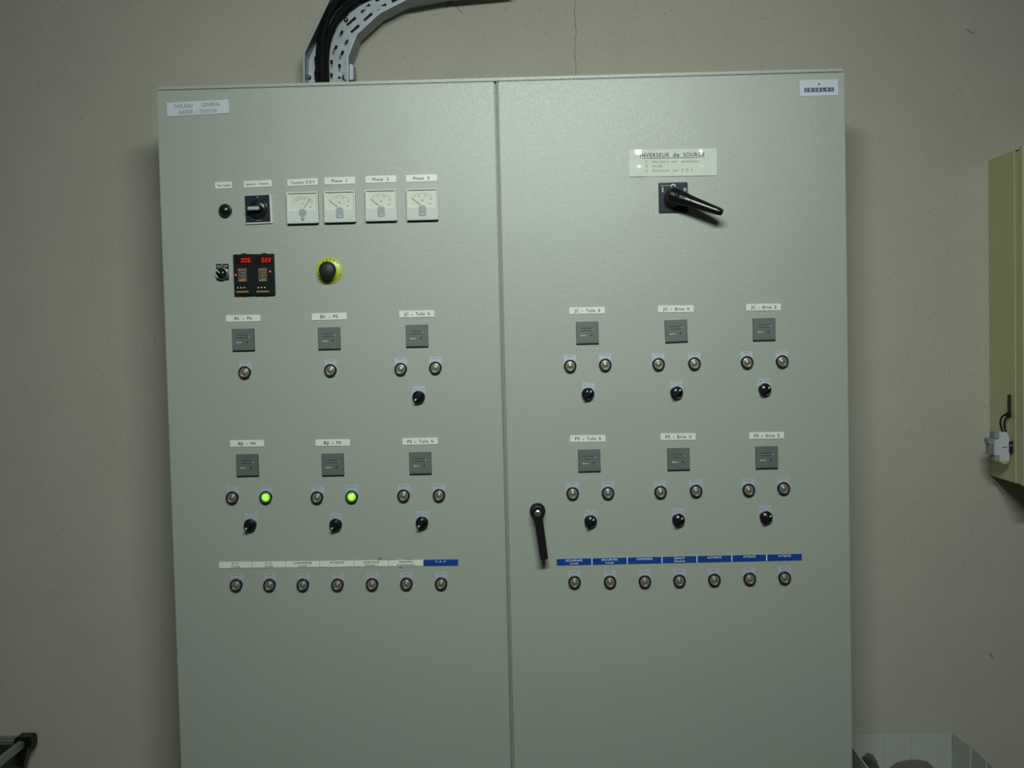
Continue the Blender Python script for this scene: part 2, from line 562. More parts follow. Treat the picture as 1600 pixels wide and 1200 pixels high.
RT = [('ECLAIRAGE', 'Local'), ('SECURITES', 'Local'), ('COMMANDES', ''), ('DEFAUT', 'Général'), ('AUTOMATE', ''), ('ATTENTE', ''), ('ATTENTE', '')]
XS2 = [869.8, 924.9, 980, 1034.2, 1088.8, 1143.4, 1197.8, 1252.6]
YS2 = lambda x: 878.2 - (x - 870) * 0.0212
for i, (a, b) in enumerate(RT):
    x0, x1 = XS2[i], XS2[i + 1]
    ln = [(a, 0, 0.22, 3.0, 0.052 * len(a), 1.1)]
    if b:
        ln.append((b, 0.0, -0.22, 2.9, 0.044 * len(b), 1.1))
    lab = 'blue strip reading ' + (a + ' ' + b).strip()
    if i == 5:
        lab = 'blue strip reading ATTENTE, next to last of its row'
    if i == 6:
        lab = 'blue strip reading ATTENTE, at the right end of its row'
    name_plate((x0 + (0.8 if i else 0), YS2(x0)), (x1 - (0.8 if i < 6 else 0), YS2(x1)), 10.4, ln, lab, 'blue', 'whiteink', name='label_strip')
c0, c1 = at(870, YS2(870) - 0.2), at(1252, YS2(1252) - 0.2)
bk = MB().box(-(c1.x - c0.x) / 2, (c1.x - c0.x) / 2, -0.0011, 0.0, -0.0077, 0.0077, 'white')
obj('strip_backing', bk, cab, P(((c0.x + c1.x) / 2, 0, (c0.z + c1.z) / 2)), (0, math.atan2(c0.z - c1.z, c1.x - c0.x), 0),
    label='white backing showing between the blue strips')
gl = MB()
for (x, y, rx, rz) in ((594, 873.4, 4.2, 2.2), (601, 875.4, 9, 1.0), (612, 874.5, 6, 1.4), (575, 876.3, 9, 0.8), (640, 874.2, 7, 0.7), (626, 886.4, 3, 1.2)):
    p = at(x, y)
    pts = [(p.x + rx * PXM * math.cos(t * PI / 5) * random.uniform(0.8, 1.1), p.z + rz * PXM * math.sin(t * PI / 5) * random.uniform(0.7, 1.2)) for t in range(10)]
    gl.prism(pts, -0.0009, 0.0, 'amber')
obj('glue_residue', gl, cab, -ROOT, label='yellow glue residue around the white strips')

# logo plate
c, wd, a = plate_frame((1249.6, 137.4), (1309.6, 136.9))
h = 24.6 * PXM
mb = MB().box(-wd / 2, wd / 2, -0.0012, 0, -h / 2, h / 2, 'bluewhite', 0.0003, seg=1)
bw = 45.5 * PXM
mb.box(-bw / 2, bw / 2, -0.0015, -0.001, -0.30 * h + 0.0015, -0.30 * h + 0.0015 + 6.4 * PXM, 'greenband')
zc = -0.30 * h + 0.0015 + 3.2 * PXM
mb.box(-bw / 2, bw / 2, -0.0016, -0.0014, zc - 3.2 * PXM, zc, 'blue')
for i, ch in enumerate('CEGELEC'):
    mb.text(ch, (-0.42 + i * 0.14) * bw, zc, 4.0 * PXM, 'whiteink', 0.0018, width=3.6 * PXM)
mb.lathe([(1.6 * PXM, 0.0), (1.6 * PXM, 0.0017), (0, 0.0018)], 'redmark', 16, (0, 0.22 * h))
mb.flat = True
obj('logo_plate', mb, cab, P((c.x, 0, c.z)), (0, 0, 0), 'white plate with a dark CEGELEC band and red dot')

# INVERSEUR sign : glossy slightly warped engraved sheet
c, wd, a = plate_frame((982.6, 255.3), (1119.6, 253.3))
h = 41.4 * PXM
mb = MB()
nx, nz = 48, 16
vs, fs = [], []


def warp(u, v):
    r = 0.0
    for (cu, cv) in ((-0.5, 0.5), (-0.5, -0.5), (0.5, 0.5), (0.5, -0.5)):
        du, dv = (u - cu * 0.72) * wd / h, (v - cv * 0.5)
        r += math.exp(-(du * du + dv * dv) / 0.05)
    return 0.0024 + 0.0017 * r + 0.0003 * math.sin(u * 9)


for j in range(nz + 1):
    for i in range(nx + 1):
        u, v = i / nx - 0.5, j / nz - 0.5
        vs.append((u * wd, -warp(u, v), v * h))
for j in range(nz):
    for i in range(nx):
        q = j * (nx + 1) + i
        fs.append((q, q + 1, q + nx + 2, q + nx + 1))
mb.add(vs, fs, 'silver_plate', True)
mb.box(-wd / 2, wd / 2, -0.0022, 0, -h / 2, h / 2, 'silver_plate')


def wtext(body, x, z, cap, width, mt, sp=1.15, bold=0.0):
    vs, fs = text_mesh(body, sp, bold or 0.014, 0.0)
    xs = [v[0] for v in vs]
    k, kx, mx = cap / 0.7, width / (max(xs) - min(xs)), (max(xs) + min(xs)) / 2
    out = []
    for v in vs:
        X, Z = x + (v[0] - mx) * kx, z + (v[1] - 0.35) * k
        out.append((X, -warp(X / wd, Z / h) - 0.0003, Z))
    mb.add(out, fs, mt)


wtext('INVERSEUR', -0.206 * wd, 0.29 * h, 6.0 * PXM, 0.335 * wd, 'ink')
wtext('de', 0.04 * wd, 0.29 * h, 6.0 * PXM, 0.07 * wd, 'ink')
wtext('SOURCE', 0.24 * wd, 0.29 * h, 6.0 * PXM, 0.24 * wd, 'ink')
mb.box(-0.372 * wd, 0.36 * wd, -0.0042, -0.0030, 0.17 * h, 0.185 * h, 'greyink')
for z, n, parts in ((0.05, '1', (('Secouru', -0.14, 0.19), ('sur', 0.02, 0.07), ('onduleur', 0.20, 0.205))),
                    (-0.115, '0', (('Arrêt', -0.175, 0.115),)),
                    (-0.28, '2', (('Secouru', -0.135, 0.19), ('sur', 0.035, 0.07), ('E . D . F .', 0.175, 0.145)))):
    wtext(n, -0.30 * wd, z * h, 4.3 * PXM, (0.006 if n == '1' else 0.018) * wd, 'greyink')
    for t, x, ww in parts:
        wtext(t, x * wd, z * h, 4.3 * PXM, ww * wd, 'greyink')
mb.flat = True
obj('instruction_sign', mb, cab, P((c.x, 0, c.z)), (0, a, 0), 'glossy sign reading INVERSEUR de SOURCE above the big lever')


# ------------------------------------------------------------------ pilot lights
def rim_pts(r, n=40):
    return [(r * math.cos(2 * PI * i / n), r * math.sin(2 * PI * i / n)) for i in range(n)]


bez = MB().lathe([(0.0145, 0.0), (0.0147, 0.004), (0.0147, 0.0080), (0.0143, 0.0102), (0.0134, 0.0112), (0.0120, 0.0106), (0.0111, 0.0090), (0.0109, 0.005)], 'bezel')
bez_me = bez.build('pilot_light')
lp = [(0.0116, 0.0125), (0.0108, 0.0118), (0.0096, 0.0116), (0.0090, 0.0124), (0.0082, 0.0118), (0.0070, 0.0122), (0.0062, 0.0134), (0.0050, 0.0142), (0.0040, 0.0138), (0.0026, 0.0146), (0.0010, 0.0150), (0.0, 0.0150)]
lp = [(r * 0.955, d - 0.0038) for r, d in lp]
lens_me = MB().lathe(lp, 'lens', 36).build('lens')
g = MB().lathe([(0.0116, 0.0068), (0.0112, 0.0084), (0.0096, 0.0092)], 'greenrim', 36)
g.lathe([(0.0096, 0.0092), (0.0088, 0.0098), (0.0068, 0.0104)], 'greenlens', 36)
g.lathe([(0.0068, 0.0104), (0.0040, 0.0111), (0.0, 0.0114)], 'greencore', 36)
green_me = g.build('lens')


def legend(lines, hz=(-0.0150, 0.0250), name='legend_plate'):
    mb = MB().box(-0.0149, 0.0149, -0.0013, 0.0, hz[0], hz[1], 'legend', 0.0003, seg=1)
    for (s, x, z, cap, ww) in lines:
        mb.text(s, x, z, cap, 'navyink', 0.0015, width=ww, space=1.1)
    mb.flat = True
    return mb.build(name)


lg_def = legend([('DEFAUT', 0, 0.0222, 0.0022, 0.0135)])
lg_srv = legend([('EN SERVICE', 0, 0.0222, 0.0022, 0.0215)])
lg_sel = legend([('0', 0, 0.0220, 0.0022, 0.0016), ('MANU', -0.0082, 0.0183, 0.0023, 0.0088), ('AUTO', 0.0082, 0.0183, 0.0023, 0.0086)])


def pilot(px, py, kind, label, lit=False):
    p = at(px, py, -0.0105)
    o = obj('pilot_light', bez_me, cab, P((p.x, 0, p.z)), label=label)
    obj('legend_plate', lg_def if kind == 'D' else lg_srv, o)
    obj('lens', green_me if lit else lens_me, o, rot=(0, random.uniform(0, 6), 0), label='lens glowing green' if lit else None)


PL = [((381.7, 581.8), 'D', 'BN - PN'), ((515.8, 578.5), 'D', 'BN - PS')]
PAIRS = [('JC - Tulle N', (625.8, 576.6), (680.1, 574.5)), ('JC - Tulle S', (891, 571.7), (945.9, 570)), ('JC - Brive N', (1029.3, 568.9), (1085.4, 567.9)),
         ('JC - Brive S', (1167.8, 566), (1222.7, 564.7)), ('BJ - PN', (362.1, 777.7), (414.7, 777.4)), ('BJ - PS', (494.8, 777.5), (549.1, 776.6)),
         ('PS - Tulle N', (630.3, 774.6), (685.8, 774)), ('PS - Tulle S', (894.9, 771), (950.2, 770.4)), ('PS - Brive N', (1032.4, 769), (1088, 767.3)),
         ('PS - Brive S', (1170.4, 765.7), (1225, 763.2))]
for (x, y), k, nm in PL:
    pilot(x, y, k, 'unlit round pilot light alone under the %s counter' % nm)
for nm, a, b in PAIRS:
    lit = nm.startswith('BJ')
    pilot(a[0], a[1], 'D', 'unlit pilot light at lower left of the %s counter' % nm)
    pilot(b[0], b[1], 'S', ('green glowing' if lit else 'unlit') + ' pilot light at lower right of the %s counter' % nm, lit)
BOTL = [(368.4, 914.6), (420.5, 914.5), (472.7, 914.3), (526.9, 914), (581, 913.3), (634.8, 912.5), (689, 912.3)]
BOTR = [(897.9, 910), (953.4, 909.6), (1007.9, 909.1), (1061.9, 907.8), (1116.6, 906.5), (1171.9, 904.8), (1226.6, 903.2)]
ln_l = ['P.C Tunnel', 'P.C Local', 'CHAUFFAGE', 'left-door ATTENTE', 'ONDULEUR', 'TRANSFO', 'blue F.A.V']
ln_r = ['ECLAIRAGE', 'SECURITES', 'COMMANDES', 'DEFAUT General', 'AUTOMATE', 'first blue ATTENTE', 'last blue ATTENTE']
for (x, y), nm in zip(BOTL + BOTR, ln_l + ln_r):
    pilot(x, y, 'D', 'unlit pilot light under the %s strip' % nm)

# ------------------------------------------------------------------ three-way selector switches
sb = MB().lathe([(0.0146, 0), (0.0148, 0.006), (0.0147, 0.011), (0.0141, 0.0128), (0.0128, 0.0130), (0.0125, 0.011), (0, 0.011)], 'black').build('selector_switch')


def knob_mesh(bar=0.0245, top=0.026, mark='whiteink', silver=False):
    k = MB().lathe([(0.0124, 0.010), (0.0124, 0.0135), (0.0118, 0.0145), (0, 0.0148)], 'black')
    pts = []
    for i in range(9):
        a = -PI / 2 + PI * i / 8
        pts.append((bar / 2 - 0.0048 + 0.0048 * math.cos(a), 0.0048 * math.sin(a)))
    for i in range(9):
        a = PI / 2 + PI * i / 8
        pts.append((-bar / 2 + 0.0042 + 0.0042 * math.cos(a), 0.0042 * math.sin(a)))
    k.prism(pts, -top, -0.012, 'black', 0.0009)
    k.box(bar / 2 - 0.0062, bar / 2 - 0.0018, -top - 0.0003, -top + 0.001, -0.0013, 0.0013, mark)
    return k


knob_me = knob_mesh().build('knob')
SEL = [('JC - Tulle N', 653.7, 620.3, 0, 225), ('JC - Tulle S', 919, 615.5, 7, 45), ('JC - Brive N', 1057.8, 613.4, 1, 45), ('JC - Brive S', 1196, 608.7, 1, 35),
       ('BJ - PN', 389.7, 821.2, 0, 225), ('BJ - PS', 523.7, 820.5, 0, 225), ('PS - Tulle N', 658.9, 817.4, 0, 225), ('PS - Tulle S', 923.2, 815.2, 7, 45),
       ('PS - Brive N', 1060.8, 813, 2, 40), ('PS - Brive S', 1198, 808.9, -1, 35)]
for nm, x, y, tilt, ang in SEL:
    p = at(x, y, -0.016)
    o = obj('selector_switch', sb, cab, P((p.x, 0, p.z)), label='black rotary selector switch below the %s pilot lights' % nm)
    obj('legend_plate', lg_sel, o, rot=(0, math.radians(tilt), 0))
    obj('knob', knob_me, o, rot=(0, -math.radians(ang), 0))

# ------------------------------------------------------------------ hour counters
ct = MB().box(-0.0262, 0.0262, -0.0035, 0, -0.0275, 0.0262, 'mattblack', 0.0006, seg=1)  # black base showing below the face stands in for the shadow gap
ct.box(-0.0258, 0.0258, -0.0062, -0.003, -0.0245, 0.0262, 'grey', 0.0007)
ct.box(-0.0150, 0.0108, -0.0066, -0.0061, 0.0045, 0.0115, 'ink')
for i in range(7):
    x = -0.0133 + i * 0.0037
    ct.text('0' if i in (0, 1) else str((3 * i + 1) % 10), x, 0.0078, 0.0034, 'whiteink', 0.0068, width=0.0017)
ct.text('h', 0.0142, 0.0078, 0.0032, 'whiteink', 0.0066, width=0.0018)
ct.text('Bauser', -0.0088, -0.0058, 0.0030, 'whiteink', 0.0065, width=0.0135, bold=0.01)
ct.box(0.0076, 0.0112, -0.0066, -0.0061, -0.0082, -0.0030, 'ink')
ct.box(0.0096, 0.0112, -0.0068, -0.0065, -0.0066, -0.0050, 'grey')
ct.flat = True
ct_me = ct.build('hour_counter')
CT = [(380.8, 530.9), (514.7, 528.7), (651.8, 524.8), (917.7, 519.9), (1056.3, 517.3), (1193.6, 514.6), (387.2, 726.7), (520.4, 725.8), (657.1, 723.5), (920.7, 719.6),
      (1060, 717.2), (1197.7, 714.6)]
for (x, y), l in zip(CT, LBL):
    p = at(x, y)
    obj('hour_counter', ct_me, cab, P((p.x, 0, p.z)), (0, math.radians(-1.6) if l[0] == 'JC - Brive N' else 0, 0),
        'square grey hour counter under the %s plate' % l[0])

# ------------------------------------------------------------------ panel meters
W = 0.0365


def meter(px, py, kind, nm, label, ang):
    p = at(px, py, -0.012)
    fr = MB().box(-W, W, -0.006, 0, -W, W, 'grey', 0.001)
    # transparent-looking acrylic rim, four bars round the dial
    t = 0.0036
    fr.box(-W, -W + t, -0.0145, -0.005, -W, W, 'clearframe', 0.0010)
    fr.box(W - t, W, -0.0145, -0.005, -W, W, 'clearframe', 0.0010)
    fr.box(-W + t * 0.6, W - t * 0.6, -0.0141, -0.005, W - t, W, 'clearframe', 0.0010)
    fr.box(-W + t * 0.6, W - t * 0.6, -0.0145, -0.005, -W, -W + t * 0.7, 'clearframe', 0.0010)
    o = obj(nm, fr, cab, P((p.x, 0, p.z)), label=label)
    dl = MB().box(-W + t, W - t, -0.0095, -0.0070, -0.008, W - t, 'dial')
    cz = -0.0045
    R = 0.0300
    n = 6 if kind == 'V' else 4
    a0, a1 = 140, 40
    for i in range(31):
        a = math.radians(a0 + (a1 - a0) * i / 30)
        big = i % 5 == 0
        r1 = R + (0.0022 if big else 0.0012)
        s, c_ = math.sin(a), math.cos(a)
        q = 0.00022
        dl.add([(R * c_ - q * s, -0.0097, cz + R * s + q * c_), (R * c_ + q * s, -0.0097, cz + R * s - q * c_),
                (r1 * c_ + q * s, -0.0097, cz + r1 * s - q * c_), (r1 * c_ - q * s, -0.0097, cz + r1 * s + q * c_)], [(0, 1, 2, 3)], 'greyink')
    vs, fs = [], []
    for i in range(25):
        a = math.radians(a0 + (a1 - a0) * i / 24)
        for r in (R - 0.0001, R + 0.0002):
            vs.append((r * math.cos(a), -0.0097, cz + r * math.sin(a)))
    for i in range(24):
        fs.append((2 * i, 2 * i + 2, 2 * i + 3, 2 * i + 1))
    dl.add(vs, fs, 'greyink')
    for i in range(n):
        a = math.radians(a0 + (a1 - a0) * i / (n - 1))
        s = ('0', '100', '200', '300', '400', '500')[i] if kind == 'V' else ('0', '50', '100', '150')[i]
        dl.text(s, 0.0258 * math.cos(a), cz + 0.0258 * math.sin(a), 0.0027, 'ink', 0.0098, width=0.0018 * len(s))
    dl.text(kind, 0, 0.0098, 0.0046, 'ink', 0.0098, width=0.0042, bold=0.01)
    dl.box(0.0165, 0.0205, -0.0098, -0.0092, 0.0005, 0.0020, 'ink')
    dl.flat = True
    obj('dial', dl, o)
    nd = MB()
    a = math.radians(ang)
    c_, s = math.cos(a), math.sin(a)
    q = 0.00045
    r0, r1 = 0.007, 0.0315
    X = Matrix.Rotation(0, 4, 'Y')
    nd.prism([(r0 * c_ - q * s, cz + r0 * s + q * c_), (r0 * c_ + q * s, cz + r0 * s - q * c_),
              (r1 * c_ + q * .4 * s, cz + r1 * s - q * .4 * c_), (r1 * c_ - q * .4 * s, cz + r1 * s + q * .4 * c_)], -0.0115, -0.0109, 'ink')
    obj('needle', nd, o)
    cv = MB().box(-W + t * 0.7, W - t * 0.7, -0.0142, -0.0098, -W + t * 0.7, -0.0068, 'milky', 0.0008)
    obj('lower_cover', cv, o)
    pv = MB()
    pts = [(0.0085 * math.cos(PI * i / 12), -0.0075 + 0.0055 * math.sin(PI * i / 12)) for i in range(13)]
    pts += [(-0.0088, -0.027), (0.0088, -0.027)] if kind == 'A' else [(-0.0035, -0.020), (-0.0035, -0.027), (0.0035, -0.027), (0.0035, -0.020)]
    if kind == 'V':
        pts = [(0.0090 * math.cos(2 * PI * i / 28), -0.012 + 0.0090 * math.sin(2 * PI * i / 28)) for i in range(28)]
        pv.box(-0.0035, 0.0035, -0.0152, -0.0098, -0.031, -0.018, 'pivot', 0.001)
    pv.prism(pts, -0.0150, -0.0140, 'pivot', 0.0005)
    pv.lathe([(0.0030, 0.0145), (0.0030, 0.0158), (0.0, 0.0160)], 'milky', 20, (0, -0.0245))
    pv.box(-0.0024, 0.0024, -0.0163, -0.0155, -0.0248, -0.0242, 'greyink')
    obj('pivot_cover', pv, o)


meter(472.6, 324.4, 'V', 'voltmeter', 'square white voltmeter under the Tension E.D.F plate', 52)
meter(530.7, 322.7, 'A', 'ammeter', 'square white ammeter under the Phase 1 plate', 141)
meter(595.4, 320.7, 'A', 'ammeter', 'square white ammeter under the Phase 2 plate', 141)
meter(659.8, 319.2, 'A', 'ammeter', 'square white ammeter under the Phase 3 plate', 141)

# ------------------------------------------------------------------ lamp test push button
p = at(351.2, 328.4, -0.012)
mb = MB().lathe([(0.0150, 0), (0.0152, 0.006), (0.0150, 0.010), (0.0142, 0.0115), (0.0130, 0.0118)], 'black')
o = obj('push_button', mb, cab, P((p.x, 0, p.z)), label='round black push button under the Test Lampes plate')
obj('button_cap', MB().lathe([(0.0130, 0.008), (0.0130, 0.0125), (0.0118, 0.0155), (0.009, 0.0178), (0.005, 0.0192), (0, 0.0197)], 'black'), o)

# ------------------------------------------------------------------ voltage selector
p = at(403.8, 327.2, -0.004)
mb = MB().box(-0.0318, 0.0318, -0.006, 0, -0.0335, 0.0335, 'clearframe', 0.0012)
mb.box(-0.0305, 0.0275, -0.0072, -0.005, -0.0300, 0.0328, 'navy', 0.0006)
mb.text('0', 0, 0.0285, 0.0030, 'whiteink', 0.0074, width=0.0022)
mb.text('VOLTS', 0, -0.0255, 0.0034, 'greyink', 0.0074, width=0.013)
for i in range(6):
    a = math.radians(30 + 60 * i)
    mb.box(0.0255 * math.cos(a) - 0.001, 0.0255 * math.cos(a) + 0.001, -0.0074, -0.007, 0.0255 * math.sin(a) - 0.0003, 0.0255 * math.sin(a) + 0.0003, 'greyink')
mb.flat = True
o = obj('voltage_selector', mb, cab, P((p.x, 0, p.z)), (0, math.radians(-1), 0), 'large square dark rotary switch under the Selection - Tensions plate')
kb = MB().lathe([(0.0215, 0.006), (0.0212, 0.014), (0.0195, 0.018), (0.0165, 0.019), (0, 0.019)], 'black')
kb.prism([(-0.021, 0.0045), (-0.017, 0.0062), (0.012, 0.0062), (0.016, 0.003), (0.016, -0.003), (0.012, -0.0062), (-0.017, -0.0062), (-0.021, -0.0045)], -0.034, -0.016, 'black', 0.0012)
obj('knob', kb, o)
obj('knob_insert', MB().prism([(-0.0195, 0.0), (-0.0165, 0.0040), (0.007, 0.0040), (0.009, 0.002), (0.009, -0.002), (0.007, -0.0040), (-0.0165, -0.0040)], -0.0358, -0.033, 'insert', 0.0006), o,
    label='silver insert in the knob')

# small dark selector
p = at(348, 425.3)
mb = MB().box(-0.0148, 0.0148, -0.0015, 0, -0.0195, 0.0195, 'navy', 0.0004, seg=1)
mb.text('MAN', -0.008, 0.0140, 0.0030, 'whiteink', 0.0018, width=0.0085, bold=0.01)
mb.text('AUT', 0.008, 0.0140, 0.0030, 'whiteink', 0.0018, width=0.0085, bold=0.01)
mb.text('0', 0.0, 0.0160, 0.0030, 'whiteink', 0.0018, width=0.0026)
mb.flat = True
o = obj('selector_switch', mb, cab, P((p.x, 0, p.z)), label='small black and silver rotary switch left of the red displays')
obj('bezel', MB().lathe([(0.0146, 0.001), (0.0146, 0.010), (0.0140, 0.0122), (0.0126, 0.0126), (0.0122, 0.011), (0.0, 0.011)], 'steel', c=(0, -0.0035)), o, label='silver ring')
kb = MB().lathe([(0.0122, 0.010), (0.0120, 0.0135), (0.0, 0.0145)], 'black', c=(0, 0))
kb.prism([(-0.0125, 0.0022), (0.0120, 0.0040), (0.0120, -0.0040), (-0.0125, -0.0022)], -0.025, -0.012, 'black', 0.0008)
kb.box(-0.0120, -0.0010, -0.0256, -0.0245, -0.0009, 0.0009, 'whiteink')
obj('knob', kb, o, loc=(0, 0, -0.0035), rot=(0, math.radians(42), 0))


# ------------------------------------------------------------------ two digital controllers
SEGS = {'0': 'abcdef', '6': 'acdefg', '2': 'abged', 'b': 'cdefg', '7': 'abc'}


def seven(mb, ch, x, z, w_, h_, d):
    t = 0.0011
    q = {'a': (x - w_ / 2, x + w_ / 2, z + h_ / 2 - t, z + h_ / 2), 'd': (x - w_ / 2, x + w_ / 2, z - h_ / 2, z - h_ / 2 + t),
         'g': (x - w_ / 2, x + w_ / 2, z - t / 2, z + t / 2), 'f': (x - w_ / 2, x - w_ / 2 + t, z + t / 2, z + h_ / 2 - t / 2),
         'b': (x + w_ / 2 - t, x + w_ / 2, z + t / 2, z + h_ / 2 - t / 2), 'e': (x - w_ / 2, x - w_ / 2 + t, z - h_ / 2 + t / 2, z - t / 2),
         'c': (x + w_ / 2 - t, x + w_ / 2, z - h_ / 2 + t / 2, z - t / 2)}
    for sgm in SEGS[ch]:
        a, b, c_, e = q[sgm]
        sh = 0.12
        mb.add([(a + sh * (c_ - z), -d, c_), (b + sh * (c_ - z), -d, c_), (b + sh * (e - z), -d, e), (a + sh * (e - z), -d, e)], [(0, 1, 2, 3)], 'red')


for k, (px, txt, led) in enumerate(((381.2, '006', 'L'), (413.0, '022', 'R'))):
    p = at(px + 0.4, 429.4 - 0.4 * k, -0.006)
    mb = MB().box(-0.0238, 0.0238, -0.010, 0, -0.0480, 0.0480, 'ctrl', 0.0010)
    mb.box(-0.0225, 0.0225, -0.0118, -0.009, -0.0460, 0.0462, 'dkgreen', 0.0008)
    mb.box(-0.005, 0.006, -0.006, 0, 0.0475, 0.0505, 'mattblack', 0.0005)
    mb.box(-0.005, 0.006, -0.006, 0, -0.0500, -0.0475, 'mattblack', 0.0005)
    for i in range(3):
        mb.lathe([(0.0016, 0.011), (0.0016, 0.0126), (0, 0.0128)], 'whiteink', 14, (-0.0145 + i * 0.0075, -0.0305))
    mb.flat = False
    o = obj('digital_controller', mb, cab, P((p.x, 0, p.z)),
            label='dark upright controller with red figures, %s of the two' % ('left' if k == 0 else 'right'))
    dsp = MB().box(-0.0185, 0.0190, -0.0123, -0.0112, 0.0262, 0.0410, 'reddim', 0.0003, seg=1)
    for i, chh in enumerate(txt):
        seven(dsp, chh, -0.0015 + i * 0.0078, 0.0335, 0.0052, 0.0095, 0.0125)
    dsp.flat = True
    obj('display', dsp, o, label='red seven-segment display')
    pn = MB().box(-0.0135, 0.0075, -0.0122, -0.0112, -0.0160, 0.0155, 'brown', 0.0003, seg=1)
    for z, x0, x1, hh in ((0.0115, -0.0125, 0.0065, 0.0012), (0.0045, -0.0060, 0.0045, 0.0007), (-0.0030, -0.0060, 0.0045, 0.0007), (-0.0100, -0.0060, 0.0045, 0.0007), (-0.0135, -0.0115, 0.0045, 0.0020)):
        pn.box(x0, x1, -0.0125, -0.0120, z - hh, z + hh, 'orange' if hh > 0.0008 else 'greyink')
    obj('key_legend', pn, o, label='brown legend with orange bars')
    obj('orange_bar', MB().box(-0.0195, 0.0105, -0.0124, -0.0112, -0.0415, -0.0380, 'orange', 0.0003, seg=1), o, label='orange bar')
    lx, lz = (-0.0185, 0.000) if led == 'L' else (0.0145, 0.0065)
    obj('indicator', MB().lathe([(0.0022, 0.011), (0.0021, 0.0128), (0, 0.0136)], 'redlamp', 18, (lx, lz)), o, label='red glowing indicator')
    ox, oz = (0.0125, 0.0045) if led == 'L' else (-0.0180, 0.001)
    obj('indicator', MB().lathe([(0.0020, 0.011), (0.0019, 0.0124), (0, 0.0128)], 'reddim', 18, (ox, oz)), o, label='unlit indicator')

# ------------------------------------------------------------------ emergency stop
p = at(514.6, 422.9, -0.002)
disc = MB().lathe([(0.0310, 0), (0.0310, 0.0022), (0.0304, 0.0028), (0.012, 0.0030)], 'yellow', 56)


def arc_text(mb, body, R, a_mid, span, cap, d, flip):
    n = len(body)
    for i, chh in enumerate(body):
        if chh == ' ':
            continue
        t = (i / (n - 1) - 0.5) * span
        a = math.radians(a_mid - t if not flip else a_mid + t)
        x, z = R * math.cos(a), R * math.sin(a)
        rot = a - PI / 2 if not flip else a + PI / 2
        X = Matrix.Translation((x, 0, z)) @ Matrix.Rotation(-rot, 4, 'Y')
        mb.text(chh, 0, 0, cap, 'ink', d, width=cap * (0.72 if chh not in "'" else 0.2), X=X, bold=0.012)


arc_text(disc, 'ARRET', 0.0262, 82, 78, 0.0050, 0.0034, False)
arc_text(disc, "D'URGENCE", 0.0262, 272, 130, 0.0050, 0.0034, True)
disc.flat = True
o = obj('emergency_stop_button', disc, cab, P((p.x, 0, p.z)), label='black mushroom stop button on a round yellow ARRET URGENCE disc')
obj('collar', MB().lathe([(0.0135, 0.002), (0.0135, 0.012), (0.0115, 0.014), (0.0115, 0.024)], 'black'), o)
obj('mushroom_head', MB().lathe([(0.0115, 0.022), (0.0185, 0.023), (0.0200, 0.026), (0.0200, 0.031), (0.0190, 0.0345), (0.015, 0.037), (0.008, 0.0385), (0, 0.039)], 'mattblack', 48), o,
    label='black mushroom head')

# ------------------------------------------------------------------ change-over switch with lever
p = at(1051.8, 308.8, -0.002)
mb = MB().box(-0.0340, 0.0340, -0.0050, 0, -0.0348, 0.0348, 'navy', 0.0014)
mb.box(-0.0255, -0.0235, -0.0056, -0.0048, 0.0125, 0.0245, 'whiteink')
for dx in (0.0245, 0.0285):
    mb.box(dx, dx + 0.0016, -0.0056, -0.0048, 0.0135, 0.0215, 'whiteink')
mb.box(-0.0300, -0.0080, -0.0054, -0.0048, 0.0270, 0.0290, 'greyink')
vs, fs = [], []
for i in range(13):
    a = PI * (0.02 + 0.96 * i / 12)
    for r in (0.0040, 0.0062):
        vs.append((r * math.cos(a), -0.0056, 0.0250 + r * math.sin(a)))
for i in range(12):
    fs.append((2 * i, 2 * i + 2, 2 * i + 3, 2 * i + 1))
mb.add(vs, fs, 'whiteink')
mb.flat = True
o = obj('changeover_switch', mb, cab, P((p.x, 0, p.z)), label='large rotary changeover switch with black lever below the INVERSEUR sign')
obj('hub', MB().lathe([(0.0225, 0.004), (0.0225, 0.020), (0.0205, 0.024), (0.0170, 0.026), (0.0165, 0.034), (0, 0.034)], 'mattblack', 44), o)
hub3 = at(1054.5, 303.5, -0.044)
tip3 = at(1128.5, 332.5, -0.062)
dx, dz = tip3.x - p.x, tip3.z - p.z
L = math.hypot(dx, dz)
ang = math.atan2(dz, dx)
lv = bmesh.new()
prof = [(-0.017, 0.011, 0.030, 0.046), (-0.013, 0.0165, 0.030, 0.052), (0.0, 0.0185, 0.030, 0.055), (0.018, 0.0165, 0.032, 0.058), (0.035, 0.0135, 0.038, 0.062), (0.06, 0.0118, 0.044, 0.066),
        (0.09, 0.0100, 0.050, 0.071), (L - 0.008, 0.0088, 0.055, 0.0745), (L, 0.0070, 0.058, 0.0730)]
rings = []
for (u, hw, d0, d1) in prof:
    c0 = 0.16 * hw
    ring = [(u, -d0, -hw * 0.9), (u, -(d0 + d1) / 2, -hw), (u, -d1 + 0.006, -hw * 0.85), (u, -d1, -c0 * 1.2), (u, -d1, c0 * 1.2), (u, -d1 + 0.006, hw * 0.85), (u, -(d0 + d1) / 2, hw), (u, -d0, hw * 0.9)]
    rings.append([lv.verts.new(q) for q in ring])
for a_, b_ in zip(rings, rings[1:]):
    for i in range(8):
        lv.faces.new((a_[i], a_[(i + 1) % 8], b_[(i + 1) % 8], b_[i]))
lv.faces.new(rings[0][::-1])
lv.faces.new(rings[-1])
bmesh.ops.bevel(lv, geom=[e for e in lv.edges if e.calc_face_angle(0) > 0.6], offset=0.0012, segments=2, affect='EDGES')
mb = MB()
mb.bm(lv, 'leverblack')
lv.free()
mb.lathe([(0.0052, 0.05), (0.0052, 0.0562), (0.0045, 0.057), (0, 0.057)], 'black', 24, (0.003, 0))
